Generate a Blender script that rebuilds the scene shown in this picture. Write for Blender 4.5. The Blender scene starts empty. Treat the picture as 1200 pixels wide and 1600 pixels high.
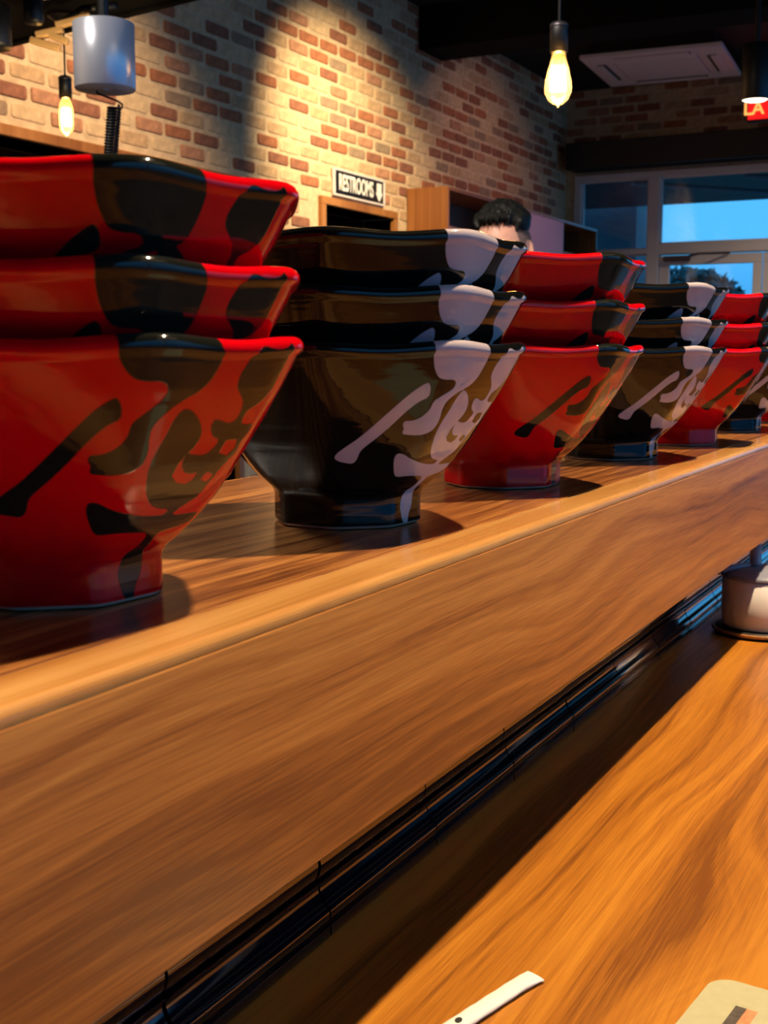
import bpy, bmesh, math, random
from mathutils import Vector, Matrix, noise
import numpy as np
random.seed(7)
PI = math.pi
S = bpy.context.scene
C = S.collection

# ---------------------------------------------------------------- camera
CAMZ = 1.24
cam = bpy.data.objects.new('camera', bpy.data.cameras.new('camera'))
C.objects.link(cam)
cam.data.sensor_fit = 'VERTICAL'; cam.data.sensor_height = 36.0
cam.data.lens = 36.0 * 1908 / 1600
cam.data.clip_start = 0.02; cam.data.clip_end = 200
cam.location = (0, 0, CAMZ)
cam.rotation_euler = (PI/2 - math.atan(247/1908), 0, math.atan(1000/1923.92) - PI/2)
cam.data.dof.use_dof = True
cam.data.dof.focus_distance = 0.75
cam.data.dof.aperture_fstop = 26
S.camera = cam

# ---------------------------------------------------------------- view, world
S.view_settings.view_transform = 'Standard'; S.view_settings.look = 'None'
S.view_settings.gamma = 1.0; S.view_settings.use_curve_mapping = False
S.view_settings.exposure = 0.0
w = bpy.data.worlds.new('dusk'); S.world = w; w.use_nodes = True
nt = w.node_tree; nt.nodes.clear()
wo = nt.nodes.new('ShaderNodeOutputWorld'); bg = nt.nodes.new('ShaderNodeBackground')
tc = nt.nodes.new('ShaderNodeTexCoord'); sx = nt.nodes.new('ShaderNodeSeparateXYZ')
cr = nt.nodes.new('ShaderNodeValToRGB')
nt.links.new(tc.outputs['Generated'], sx.inputs[0]); nt.links.new(sx.outputs['Z'], cr.inputs[0])
e = cr.color_ramp.elements
e[0].position = 0.0; e[0].color = (0.03, 0.22, 0.55, 1)
e[1].position = 0.09; e[1].color = (0.075, 0.42, 0.83, 1)
q = e.new(1.0); q.color = (0.05, 0.32, 0.72, 1)
nt.links.new(cr.outputs[0], bg.inputs[0]); bg.inputs[1].default_value = 1.5
nt.links.new(bg.outputs[0], wo.inputs[0])

# ---------------------------------------------------------------- lights
def aim(o, tgt):
    d = Vector(tgt) - o.location
    o.rotation_euler = d.to_track_quat('-Z', 'Y').to_euler()
def spot(loc, tgt, power, col, size=60, blend=.4, rad=.025):
    l = bpy.data.lights.new('spot', 'SPOT'); l.energy = power; l.color = col
    l.spot_size = math.radians(size); l.spot_blend = blend; l.shadow_soft_size = rad
    o = bpy.data.objects.new('spot', l); C.objects.link(o); o.location = loc; aim(o, tgt); return o
def area(loc, tgt, power, col, sx_, sy_):
    l = bpy.data.lights.new('area', 'AREA'); l.energy = power; l.color = col
    l.shape = 'RECTANGLE'; l.size = sx_; l.size_y = sy_
    o = bpy.data.objects.new('area', l); C.objects.link(o); o.location = loc; aim(o, tgt); return o
WARM = (1.0, 0.72, 0.42)
# the row of ceiling spots above the counter's front edge
for p, pw in (((1.07, -.126, 2.75), 290), ((3.6, -.126, 2.75), 60), ((-1.6, -.126, 2.75), 10)):
    spot(p, (p[0]-.25, p[1], 1.0), pw, WARM, 110, .5, .026)
# wall washers on the brick, then added room downlights
spot((5.4, 2.1, 3.38), (6.45, 3.6, 2.15), 620, (1.0, .76, .45), 60, 1.0, .06)
spot((3.75, 2.0, 3.30), (4.1, 3.6, 1.70), 300, (1.0, .70, .42), 68, 1.0, .06)
spot((8.0, 1.6, 3.35), (8.4, 3.6, 1.9), 55, (1.0, .52, .38), 80, .9, .04)
spot((8.6, 0.6, 3.40), (9.4, 1.2, 0), 160, (1.0, .78, .58), 110, .8, .04)  # added downlight, source unseen, lifts the air conditioner by bounce
spot((6.0, -1.2, 3.40), (6.4, -1.0, 0), 160, (1.0, .74, .5), 110, .8, .04)  # added downlight, source unseen, brightens the dining side
# cooler area light, added unseen behind the ledge to brighten drum and bowls
area((0.5, 2.3, 3.35), (0.6, 2.0, 0), 55, (1.0, .90, .78), .9, .3)
# unseen spot added to brighten the man's face
spot((1.5, 1.25, 3.35), (3.35, 1.38, 1.6), 330, (1.0, .84, .72), 34, .8, .04)
# dim general fill
area((1.2, -1.6, 3.3), (0.8, 0.3, 1.0), 3.5, (1.0, .76, .52), 1.6, .5)

# ---------------------------------------------------------------- helpers
def obj(name, bm, mat, parent=None, smooth=False):
    me = bpy.data.meshes.new(name); bm.to_mesh(me); bm.free()
    if smooth:
        for p in me.polygons: p.use_smooth = True
    o = bpy.data.objects.new(name, me); C.objects.link(o)
    for m in (mat if isinstance(mat, (list, tuple)) else [mat]): me.materials.append(m)
    if parent: o.parent = parent
    return o
def empty(name, label, cat, loc=(0,0,0), rz=0, group=None):
    o = bpy.data.objects.new(name, None); C.objects.link(o); o.empty_display_size = .05
    o.location = loc; o.rotation_euler = (0,0,rz)
    return tag(o, label, cat, group)
def tag(o, label=None, cat=None, group=None, kind=None):
    if label: o['label'] = label
    if cat: o['category'] = cat
    if group: o['group'] = group
    if kind: o['kind'] = kind
    return o
def add_box(bm, x0, x1, y0, y1, z0, z1, bevel=0, seg=2):
    b = bmesh.new(); bmesh.ops.create_cube(b, size=1)
    for v in b.verts:
        v.co = ((x0+x1)/2 + v.co.x*(x1-x0), (y0+y1)/2 + v.co.y*(y1-y0), (z0+z1)/2 + v.co.z*(z1-z0))
    if bevel: bmesh.ops.bevel(b, geom=b.edges[:], offset=bevel, segments=seg, affect='EDGES', profile=.5)
    merge(bm, b); return bm
def merge(bm, b, M=None):
    me = bpy.data.meshes.new('tmp')
    if M is not None: b.transform(M)
    b.to_mesh(me); b.free(); bm.from_mesh(me); bpy.data.meshes.remove(me)
def box(x0, x1, y0, y1, z0, z1, bevel=0, seg=2): return add_box(bmesh.new(), x0, x1, y0, y1, z0, z1, bevel, seg)
def add_lathe(bm, prof, n=32, loc=(0,0,0), M=None, cap=True):
    b = bmesh.new(); rings = []
    for r, z in prof:
        rings.append([b.verts.new((r*math.cos(2*PI*k/n), r*math.sin(2*PI*k/n), z)) for k in range(n)])
    for a_, b_ in zip(rings, rings[1:]):
        for k in range(n): b.faces.new((a_[k], a_[(k+1)%n], b_[(k+1)%n], b_[k]))
    if cap:
        if prof[0][0] > 1e-5: b.faces.new(rings[0][::-1])
        if prof[-1][0] > 1e-5: b.faces.new(rings[-1])
    bmesh.ops.remove_doubles(b, verts=b.verts, dist=1e-6)
    bmesh.ops.recalc_face_normals(b, faces=b.faces)
    merge(bm, b, (Matrix.Translation(loc) @ (M or Matrix.Identity(4)))); return bm
def lathe(prof, n=32, loc=(0,0,0), M=None): return add_lathe(bmesh.new(), prof, n, loc, M)
def add_tube(bm, pts, r, n=8):
    b = bmesh.new(); rings = []; pts = [Vector(p) for p in pts]
    rs = r if isinstance(r, (list, tuple)) else [r]*len(pts)
    up = None
    for i, p in enumerate(pts):
        d = (pts[min(i+1, len(pts)-1)] - pts[max(i-1, 0)]).normalized()
        if up is None: up = Vector((0,0,1)) if abs(d.z) < .9 else Vector((1,0,0))
        a = d.cross(up).normalized(); c = a.cross(d).normalized(); up = c
        rings.append([b.verts.new(p + rs[i]*(math.cos(2*PI*k/n)*a + math.sin(2*PI*k/n)*c)) for k in range(n)])
    for A_, B_ in zip(rings, rings[1:]):
        for k in range(n): b.faces.new((A_[k], A_[(k+1)%n], B_[(k+1)%n], B_[k]))
    b.faces.new(rings[0][::-1]); b.faces.new(rings[-1])
    bmesh.ops.recalc_face_normals(b, faces=b.faces)
    merge(bm, b); return bm
def tube(pts, r, n=8): return add_tube(bmesh.new(), pts, r, n)
def extrude_x(prof, x0, x1):
    # closed (y, z) outline swept along X
    bm = bmesh.new()
    A_ = [bm.verts.new((x0, y, z)) for y, z in prof]; B_ = [bm.verts.new((x1, y, z)) for y, z in prof]
    n = len(prof)
    for k in range(n): bm.faces.new((A_[k], A_[(k+1)%n], B_[(k+1)%n], B_[k]))
    bm.faces.new(A_[::-1]); bm.faces.new(B_)
    bmesh.ops.recalc_face_normals(bm, faces=bm.faces); return bm

# ---------------------------------------------------------------- materials
def new_mat(name):
    m = bpy.data.materials.new(name); m.use_nodes = True
    return m, m.node_tree, m.node_tree.nodes['Principled BSDF']
def plain(name, col, rough=.5, metal=0, coat=0, emis=None, es=0, noise_amt=0, nscale=30, bump=0):
    m, t, b = new_mat(name)
    b.inputs['Base Color'].default_value = (*col, 1); b.inputs['Roughness'].default_value = rough
    b.inputs['Metallic'].default_value = metal; b.inputs['Coat Weight'].default_value = coat
    if emis: b.inputs['Emission Color'].default_value = (*emis, 1); b.inputs['Emission Strength'].default_value = es
    if noise_amt or bump:
        c = t.nodes.new('ShaderNodeTexCoord'); n = t.nodes.new('ShaderNodeTexNoise')
        n.inputs['Scale'].default_value = nscale; n.inputs['Detail'].default_value = 5
        t.links.new(c.outputs['Object'], n.inputs['Vector'])
        if noise_amt:
            r = t.nodes.new('ShaderNodeValToRGB')
            r.color_ramp.elements[0].position = .3; r.color_ramp.elements[1].position = .7
            r.color_ramp.elements[0].color = (*[x*(1-noise_amt) for x in col], 1)
            r.color_ramp.elements[1].color = (*[min(1, x*(1+noise_amt)) for x in col], 1)
            t.links.new(n.outputs[0], r.inputs[0]); t.links.new(r.outputs[0], b.inputs['Base Color'])
        if bump:
            u = t.nodes.new('ShaderNodeBump'); u.inputs['Strength'].default_value = bump
            u.inputs['Distance'].default_value = .004
            t.links.new(n.outputs[0], u.inputs['Height']); t.links.new(u.outputs[0], b.inputs['Normal'])
    return m
def wood(name, dark, mid, light, freq=70, wob=.02, rough=.3, coat=.3, yz=(1, 0), pore=.35, seed=0., knots=(), sap=None):
    """plank wood whose grain runs along X; yz gives the direction in which the growth bands repeat"""
    m, t, b = new_mat(name); N = t.nodes; L = t.links
    def math_(op, a, c=None, v=None):
        n = N.new('ShaderNodeMath'); n.operation = op
        for i, s in enumerate((a, c)):
            if s is None: continue
            if isinstance(s, (int, float)): n.inputs[i].default_value = s
            else: L.new(s, n.inputs[i])
        return n.outputs[0]
    tc = N.new('ShaderNodeTexCoord'); sp = N.new('ShaderNodeSeparateXYZ'); L.new(tc.outputs['Object'], sp.inputs[0])
    x, y, z = sp.outputs
    v = math_('ADD', math_('MULTIPLY', y, yz[0]), math_('MULTIPLY', z, yz[1]))
    def noisexy(sx_, sv, detail=3, off=0., rough_=.5):
        cb = N.new('ShaderNodeCombineXYZ'); L.new(math_('MULTIPLY', x, sx_), cb.inputs[0])
        L.new(math_('MULTIPLY', v, sv), cb.inputs[1]); cb.inputs[2].default_value = seed + off
        n = N.new('ShaderNodeTexNoise'); n.inputs['Scale'].default_value = 1; n.inputs['Detail'].default_value = detail
        n.inputs['Roughness'].default_value = rough_
        L.new(cb.outputs[0], n.inputs['Vector']); return n.outputs[0]
    big = noisexy(2.2, 7, 1.5, 1); mid_n = noisexy(7, 30, 3, 5)
    d = math_('ADD', math_('MULTIPLY', math_('SUBTRACT', big, .5), wob*4), math_('MULTIPLY', math_('SUBTRACT', mid_n, .5), wob*.35))
    for (kx, kv, s_, a_) in knots:         # rings bend round a knot
        dx = math_('MULTIPLY', math_('SUBTRACT', x, kx), .35); dv = math_('SUBTRACT', v, kv)
        r2 = math_('ADD', math_('MULTIPLY', dx, dx), math_('MULTIPLY', dv, dv))
        g = math_('POWER', 2.718, math_('MULTIPLY', r2, -1/(s_*s_)))
        d = math_('ADD', d, math_('MULTIPLY', g, a_))
    ph = math_('MULTIPLY', math_('ADD', v, d), freq)
    # irregular band profile
    cb = N.new('ShaderNodeCombineXYZ'); L.new(ph, cb.inputs[0]); L.new(math_('MULTIPLY', x, .8), cb.inputs[1])
    cb.inputs[2].default_value = seed
    bn = N.new('ShaderNodeTexNoise'); bn.inputs['Scale'].default_value = 1; bn.inputs['Detail'].default_value = 4
    bn.inputs['Roughness'].default_value = .65; L.new(cb.outputs[0], bn.inputs['Vector'])
    fine = noisexy(18, 900, 2, 9, .7)
    slow = noisexy(1.3, 9, 2, 13)
    f = math_('ADD', math_('MULTIPLY', bn.outputs[0], .7), math_('MULTIPLY', slow, .3))
    f = math_('ADD', f, math_('MULTIPLY', math_('SUBTRACT', fine, .5), pore))
    r = N.new('ShaderNodeValToRGB'); E_ = r.color_ramp.elements
    E_[0].position = .39; E_[0].color = (*dark, 1); E_[1].position = .61; E_[1].color = (*light, 1)
    k = E_.new(.5); k.color = (*mid, 1)
    L.new(f, r.inputs[0]); colr = r.outputs[0]
    if sap:                                 # (value of v, width, colour, wobble): paler sapwood beyond v
        sv, wd, sc, wbl, gx, gw, gh = sap
        gx_ = math_('SUBTRACT', x, gx)
        gs = math_('POWER', 2.718, math_('MULTIPLY', math_('MULTIPLY', gx_, gx_), -1/(gw*gw)))
        edge = math_('ADD', v, math_('MULTIPLY', math_('SUBTRACT', noisexy(7, 0, 2, 21), .5), wbl))
        edge = math_('ADD', edge, math_('MULTIPLY', gs, gh))
        mr = N.new('ShaderNodeMapRange'); mr.inputs[1].default_value = sv - wd; mr.inputs[2].default_value = sv + wd
        L.new(edge, mr.inputs[0]); mx = N.new('ShaderNodeMix'); mx.data_type = 'RGBA'
        L.new(mr.outputs[0], mx.inputs[0]); L.new(colr, mx.inputs[6]); mx.inputs[7].default_value = (*sc, 1)
        colr = mx.outputs[2]
    L.new(colr, b.inputs['Base Color'])
    b.inputs['Roughness'].default_value = rough; b.inputs['Coat Weight'].default_value = coat
    b.inputs['Coat Roughness'].default_value = .12
    bp = N.new('ShaderNodeBump'); bp.inputs['Strength'].default_value = .06; bp.inputs['Distance'].default_value = .0004
    L.new(f, bp.inputs['Height']); L.new(bp.outputs[0], b.inputs['Normal'])
    return m
def glaze(name, base, mark, raw):
    m, t, b = new_mat(name); N = t.nodes; L = t.links
    at = N.new('ShaderNodeAttribute'); at.attribute_name = 'mark'
    mr = N.new('ShaderNodeMapRange'); mr.inputs[1].default_value = -.25; mr.inputs[2].default_value = .25
    L.new(at.outputs['Fac'], mr.inputs[0])
    mx = N.new('ShaderNodeMix'); mx.data_type = 'RGBA'; L.new(mr.outputs[0], mx.inputs[0])
    mx.inputs[6].default_value = (*base, 1); mx.inputs[7].default_value = (*mark, 1)
    a2 = N.new('ShaderNodeAttribute'); a2.attribute_name = 'bare'
    mx2 = N.new('ShaderNodeMix'); mx2.data_type = 'RGBA'; L.new(a2.outputs['Fac'], mx2.inputs[0])
    L.new(mx.outputs[2], mx2.inputs[6]); mx2.inputs[7].default_value = (*raw, 1)
    L.new(mx2.outputs[2], b.inputs['Base Color'])
    b.inputs['Roughness'].default_value = .07; b.inputs['IOR'].default_value = 1.38
    b.inputs['Coat Weight'].default_value = .0
    tc = N.new('ShaderNodeTexCoord'); mp = N.new('ShaderNodeMapping'); mp.inputs['Scale'].default_value = (14, 14, 130)
    L.new(tc.outputs['Object'], mp.inputs[0])
    n = N.new('ShaderNodeTexNoise'); n.inputs['Scale'].default_value = 1; n.inputs['Detail'].default_value = 2
    L.new(mp.outputs[0], n.inputs['Vector'])
    bp = N.new('ShaderNodeBump'); bp.inputs['Strength'].default_value = .35; bp.inputs['Distance'].default_value = .0007
    L.new(n.outputs[0], bp.inputs['Height'])
    # the painted mark is laid on slightly proud of the glaze
    b2 = N.new('ShaderNodeBump'); b2.inputs['Strength'].default_value = .25; b2.inputs['Distance'].default_value = .0003
    L.new(mr.outputs[0], b2.inputs['Height']); L.new(bp.outputs[0], b2.inputs['Normal'])
    L.new(b2.outputs[0], b.inputs['Normal']); L.new(b2.outputs[0], b.inputs['Coat Normal'])
    return m
def glass_mat():
    m = bpy.data.materials.new('window_glass'); m.use_nodes = True; t = m.node_tree; t.nodes.clear()
    o = t.nodes.new('ShaderNodeOutputMaterial'); mx = t.nodes.new('ShaderNodeMixShader')
    tr = t.nodes.new('ShaderNodeBsdfTransparent'); gl = t.nodes.new('ShaderNodeBsdfGlossy')
    fr = t.nodes.new('ShaderNodeFresnel'); fr.inputs[0].default_value = 1.45
    gl.inputs['Roughness'].default_value = .01; tr.inputs[0].default_value = (.93, .96, .98, 1)
    t.links.new(fr.outputs[0], mx.inputs[0]); t.links.new(tr.outputs[0], mx.inputs[1])
    t.links.new(gl.outputs[0], mx.inputs[2]); t.links.new(mx.outputs[0], o.inputs[0]); return m

M_black = plain('black_paint', (.006, .006, .007), .45)
M_matte = plain('matte_black', (.004, .004, .004), .95)
M_matte.node_tree.nodes['Principled BSDF'].inputs['Specular IOR Level'].default_value = .15
M_ceil = plain('dark_ceiling', (.007, .006, .006), .8, noise_amt=.3, nscale=3)
M_floor = plain('floor_tile', (.16, .12, .095), .4, noise_amt=.4, nscale=4)
M_mortar = plain('mortar', (.62, .45, .26), .9, noise_amt=.18, nscale=22, bump=.5)
M_brick = [plain('brick_red', (.36, .13, .055), .85, noise_amt=.3, nscale=35, bump=.4),
           plain('brick_brown', (.27, .105, .055), .85, noise_amt=.3, nscale=35, bump=.4),
           plain('brick_rose', (.44, .21, .11), .85, noise_amt=.3, nscale=35, bump=.4),
           plain('brick_cream', (.60, .42, .23), .9, noise_amt=.2, nscale=30, bump=.4),
           plain('brick_pale', (.50, .32, .165), .9, noise_amt=.25, nscale=30, bump=.4),
           plain('brick_grey', (.30, .20, .12), .9, noise_amt=.25, nscale=30, bump=.4)]
M_trimwood = wood('orange_trim_wood', (.22, .075, .015), (.33, .13, .03), (.42, .18, .05), 60, .01, .4, .2)
M_cabinet = wood('cabinet_wood', (.20, .065, .015), (.27, .095, .022), (.33, .125, .03), 45, .01, .4, .2, yz=(1, 0))
M_darkwood = plain('dark_brown_wood', (.06, .02, .010), .5, noise_amt=.3, nscale=12)
M_pinklit = plain('pink_lit_panel', (.55, .36, .50), .6)  # whitish panel, the pink light on it put into its colour
M_frame = plain('aluminium_frame', (.70, .64, .60), .45, .0)
M_glass = glass_mat()
M_ledge_top = wood('ledge_top_wood', (.075, .022, .006), (.21, .072, .018), (.42, .18, .048), 165, .008, .30, .2, pore=.55, seed=3.)
M_strip = wood('ledge_edge_wood', (.42, .18, .045), (.55, .27, .075), (.66, .36, .12), 60, .008, .25, .5, pore=.2, seed=8.)
M_ledge_front = wood('ledge_front_wood', (.20, .060, .009), (.45, .155, .022), (.66, .27, .048), 44, .018, .38, .12,
                     yz=(0, 1), pore=.26, seed=5., knots=((.375, CAMZ-.18, .020, .022), (.56, CAMZ-.20, .035, .03)), sap=(CAMZ-.0925, .0012, (.62, .36, .11), .006, .80, .30, .013))
M_counter = wood('counter_wood', (.17, .052, .004), (.36, .128, .010), (.50, .205, .020), 62, .018, .36, .08, pore=.28, seed=1.7,
                 knots=((.62, .08, .06, .05),))
M_tile = plain('black_gloss_tile', (.004, .004, .006), .07, coat=1); M_tile.node_tree.nodes['Principled BSDF'].inputs['IOR'].default_value = 1.6
M_grout = plain('black_grout', (.006, .006, .006), .9)
M_red = glaze('red_glaze', (.62, .001, .005), (.009, .010, .007), (.6, .5, .42))
M_blk = glaze('black_glaze', (.0045, .0048, .0045), (.44, .38, .42), (.6, .5, .42))
M_metal = plain('brushed_aluminium', (.80, .82, .92), .30, .35)
M_chrome = plain('chrome', (.85, .85, .85), .08, 1)
M_steel_dark = plain('dark_steel', (.10, .085, .10), .4, .8)
M_white = plain('white_ceramic', (.72, .70, .70), .25, coat=.3)
M_lid = plain('grey_plastic', (.20, .22, .30), .35)
M_paper = plain('white_paper', (.78, .77, .76), .7)
M_ink = plain('black_ink', (.01, .01, .01), .6)
M_card = plain('pale_green_card', (.44, .43, .27), .55, noise_amt=.04, nscale=200)
M_print1 = plain('dark_print', (.075, .06, .05), .5, noise_amt=.4, nscale=300)
M_print2 = plain('orange_print', (.62, .24, .11), .5, noise_amt=.2, nscale=300)
M_acw = plain('white_plastic', (.80, .68, .66), .5)
M_acs = plain('grey_slot', (.10, .08, .05), .6)
M_signw = plain('white_letters', (.85, .82, .74), .5)
M_lamp = plain('lit_filament', (1, .8, .4), .5, emis=(1.0, .62, .22), es=60)
M_bulbglass = glass_mat(); M_bulbglass.name = 'bulb_glass'
t_ = M_bulbglass.node_tree; mx_ = t_.nodes.new('ShaderNodeMixShader'); tl_ = t_.nodes.new('ShaderNodeBsdfTranslucent'); tl_.inputs[0].default_value = (1, .75, .45, 1)
t_.links.new(t_.nodes['Mix Shader'].outputs[0], mx_.inputs[1]); t_.links.new(tl_.outputs[0], mx_.inputs[2]); mx_.inputs[0].default_value = .16
t_.links.new(mx_.outputs[0], t_.nodes['Material Output'].inputs['Surface'])
M_bulbglass.node_tree.nodes['Transparent BSDF'].inputs[0].default_value = (1, .80, .52, 1)
M_lens = plain('lit_lens', (1, .9, .7), .5, emis=(1.0, .86, .66), es=3)
M_redsign = plain('red_lit_sign', (.6, .01, .01), .4, emis=(1.0, .012, .012), es=1.0)
M_glyph = plain('orange_lit_glyph', (1, .5, .1), .4, emis=(1.0, .42, .10), es=1.4)

# ---------------------------------------------------------------- the setting
WX, WY, HZ = 10.33, 3.6, 3.46
YR = -2.7; XB = -2.6
tag(obj('floor', box(XB, WX+.3, YR, WY+1.4, -.1, 0), M_floor), kind='structure')
tag(obj('ceiling', box(XB, WX+.3, YR, WY+1.4, HZ, HZ+.1), M_ceil), kind='structure')
# left wall with two openings (x0, x1, top)
OPEN = [(1.6, 5.25, 2.085), (6.16, 7.02, 2.085)]
bm = bmesh.new()
xs = [XB] + [v for o_ in OPEN for v in o_[:2]] + [WX]
for i in range(0, len(xs), 2): add_box(bm, xs[i], xs[i+1], WY, WY+.2, 0, HZ)
for x0, x1, zt in OPEN: add_box(bm, x0, x1, WY, WY+.2, zt, HZ)
wl = tag(obj('wall_left', bm, M_mortar), kind='structure')
bm = bmesh.new()
for x0, x1, zt in OPEN:
    add_box(bm, x0-.1, x1+.1, WY+1.1, WY+1.2, 0, zt+.1)
    add_box(bm, x0-.1, x0, WY+.2, WY+1.1, 0, zt+.1); add_box(bm, x1, x1+.1, WY+.2, WY+1.1, 0, zt+.1)
    add_box(bm, x0-.1, x1+.1, WY+.2, WY+1.2, zt+.1, zt+.15)
tag(obj('wall_corridor', bm, M_darkwood), kind='structure')
for n_, (x0, x1, zt) in enumerate(OPEN):
    bm = bmesh.new(); w_ = .045
    add_box(bm, x0-w_, x1+w_, WY-.03, WY+.2, zt, zt+w_, .004)
    add_box(bm, x0-w_, x0, WY-.03, WY+.2, 0, zt, .004); add_box(bm, x1, x1+w_, WY-.03, WY+.2, 0, zt, .004)
    tag(obj('trim_%d' % (n_+1), bm, M_trimwood), kind='structure')
# far wall: brick above the glazing, solid beyond it
WZ = 2.755; WL = 3.515; WR = -2.6            # glazing runs from WL to WR along Y
bm = bmesh.new()
add_box(bm, WX, WX+.2, YR, WY+.2, WZ, HZ); add_box(bm, WX, WX+.2, WL, WY+.2, 0, WZ); add_box(bm, WX, WX+.2, YR, WR, 0, WZ)
wf = tag(obj('wall_far', bm, M_mortar), kind='structure')
tag(obj('wall_back', box(XB-.1, XB, YR, WY+.2, 0, HZ), M_darkwood), kind='structure')
# right wall of shop glass
bm = bmesh.new()
add_box(bm, XB, WX+.2, YR-.15, YR, 0, .15); add_box(bm, XB, WX+.2, YR-.15, YR, 3.20, HZ)
for xx in (-2.6, 0.6, 3.7, 6.8, 10.0): add_box(bm, xx, xx+.12, YR-.15, YR, .15, 3.20)
tag(obj('wall_right', bm, M_frame), kind='structure')
tag(obj('window_2', box(XB, WX, YR-.09, YR-.08, .15, 3.20), M_glass), kind='structure')

# --- bricks: alike pieces share mesh data
def brick_bm(L_, h, d, seed):
    rr = random.Random(seed); c = .007 + rr.random()*.004; bm = bmesh.new()
    def ring(y, ins):
        o_ = []
        for (sx_, sz_) in ((-1,-1),(1,-1),(1,1),(-1,1)):
            x_ = sx_*(L_/2-ins); z_ = sz_*(h/2-ins)
            a = (x_ - sx_*c, z_); b_ = (x_, z_ - sz_*c)
            seq = (b_, a) if sx_*sz_ > 0 else (a, b_)
            for p in (seq if True else ()): o_.append(bm.verts.new((p[0]+rr.uniform(-.0015,.0015), y, p[1]+rr.uniform(-.0015,.0015))))
        return o_
    r0 = ring(0, 0); r1 = ring(-d*.6, .0005); r2 = ring(-d, .003)
    for a, b_ in ((r0, r1), (r1, r2)):
        for k in range(8): bm.faces.new((a[k], a[(k+1)%8], b_[(k+1)%8], b_[k]))
    bm.faces.new(r2)
    bmesh.ops.recalc_face_normals(bm, faces=bm.faces); return bm
BL, BH, PX, PZc = .196, .056, .219, .077
variants = []
for mi, m in enumerate(M_brick):
    for v_ in range(2):
        bm = brick_bm(BL + random.uniform(-.006, .004), BH + random.uniform(-.003, .002), .007 if mi < 3 else .0045, mi*7+v_)
        me = bpy.data.meshes.new('brick'); bm.to_mesh(me); bm.free(); me.materials.append(m); variants.append((mi, me))
def pick(rr):
    u = rr.random()
    mi = 0 if u < .20 else 1 if u < .36 else 2 if u < .45 else 3 if u < .74 else 4 if u < .94 else 5
    return [me for k, me in variants if k == mi][rr.random() < .5]
def lay(parent, spots, rot):
    """spots: (distance, location, mesh); the 300 that show largest are parts, the rest one stuff part"""
    spots.sort(key=lambda s: s[0])
    for i, (d_, p, me) in enumerate(spots[:300]):
        o = bpy.data.objects.new('brick', me); C.objects.link(o); o.parent = parent
        o.location = p; o.rotation_euler = (0, 0, rot)
    if len(spots) > 300:
        bm = bmesh.new(); R_ = Matrix.Rotation(rot, 4, 'Z'); nm = len(M_brick)
        for d_, p, me in spots[300:]:
            n0 = len(bm.faces); bm.from_mesh(me); bm.faces.ensure_lookup_table()
            fs = bm.faces[n0:]; vs = {v for f in fs for v in f.verts}
            bmesh.ops.transform(bm, matrix=Matrix.Translation(p) @ R_, verts=list(vs))
            mi = M_brick.index(me.materials[0])
            for f in fs: f.material_index = mi
        tag(obj('brick_courses', bm, M_brick, parent), kind='stuff')
rr = random.Random(11); sp = []
for r_ in range(45):
    z = .04 + r_*PZc
    if z > HZ-.03: break
    off = (r_ % 2)*PX/2
    for c_ in range(60):
        x = -1.2 + c_*PX + off + rr.uniform(-.004, .004)
        if x > WX-.12: break
        hit = any(x0-.045-BL/2 < x < x1+.045+BL/2 and z < zt+.045+BH/2+.005 for x0, x1, zt in OPEN)
        me = pick(rr)
        if hit: continue
        vis = x > 3.25 and z > (2.1 if x < 5.3 else 1.95 if x < 7.1 else 2.33) and z < 1.24 + 2.4*math.hypot(x, WY)/7.2 - .05
        d_ = math.hypot(x, WY)*(1 if vis else 100)
        sp.append((d_, (x, WY, z + rr.uniform(-.002, .002)), me))
lay(wl, sp, 0)
sp = []
for r_ in range(45):
    z = .04 + r_*PZc
    if z > HZ-.03: break
    off = (r_ % 2)*PX/2
    for c_ in range(40):
        y = WY - .06 - c_*PX - off + rr.uniform(-.004, .004)
        if y < YR+.1: break
        me = pick(rr)
        if z < WZ+.035 and y > WR-.1: continue
        sp.append((abs(y-3) + (0 if z > WZ else 50), (WX, y, z), me))
lay(wf, sp, -PI/2)

# far glazing -------------------------------------------------------
def fr(*boxes, **k):
    bm = bmesh.new()
    for b_ in boxes: add_box(bm, *b_, .004, 1)
    return bm
GX0, GX1 = WX-.02, WX+.10
win = tag(obj('window_1', fr((GX0, GX1, WR, WL, 2.70, WZ),                 # head
        (GX0, GX1, 3.455, WL, 0, 2.70), (GX0, GX1, 2.77, 2.872, 0, 2.70),    # left jamb, mullion
        (GX0, GX1, 2.872, 3.455, 2.075, 2.115), (GX0, GX1, 2.872, 3.455, .0, .12),
        (GX0, GX1, .95, 2.77, 2.065, 2.155), (GX0, GX1, .85, .95, 0, 2.70), (GX0, GX1, WR, .85, 2.065, 2.155),
        (GX0, GX1, -.95, -.85, 0, 2.70), (GX0, GX1, WR, -.0, 0, .12)), M_frame), kind='structure')
for k_, (y0, y1, z0, z1) in enumerate([(2.872, 3.455, 2.115, 2.70), (2.872, 3.455, .12, 2.075), (.95, 2.77, 2.155, 2.70), (-.85, .85, 2.155, 2.70), (-.85, .85, .12, 2.065)]):
    obj('pane', box(WX+.035, WX+.043, y0, y1, z0, z1), M_glass, win)
    b_ = bmesh.new()                                      # glazing bead
    for q in ((y0, y1, z0, z0+.012), (y0, y1, z1-.012, z1), (y0, y0+.012, z0, z1), (y1-.012, y1, z0, z1)):
        add_box(b_, WX+.015, WX+.034, q[0], q[1], q[2], q[3])
    obj('glazing_bead', b_, M_frame, win)
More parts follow.
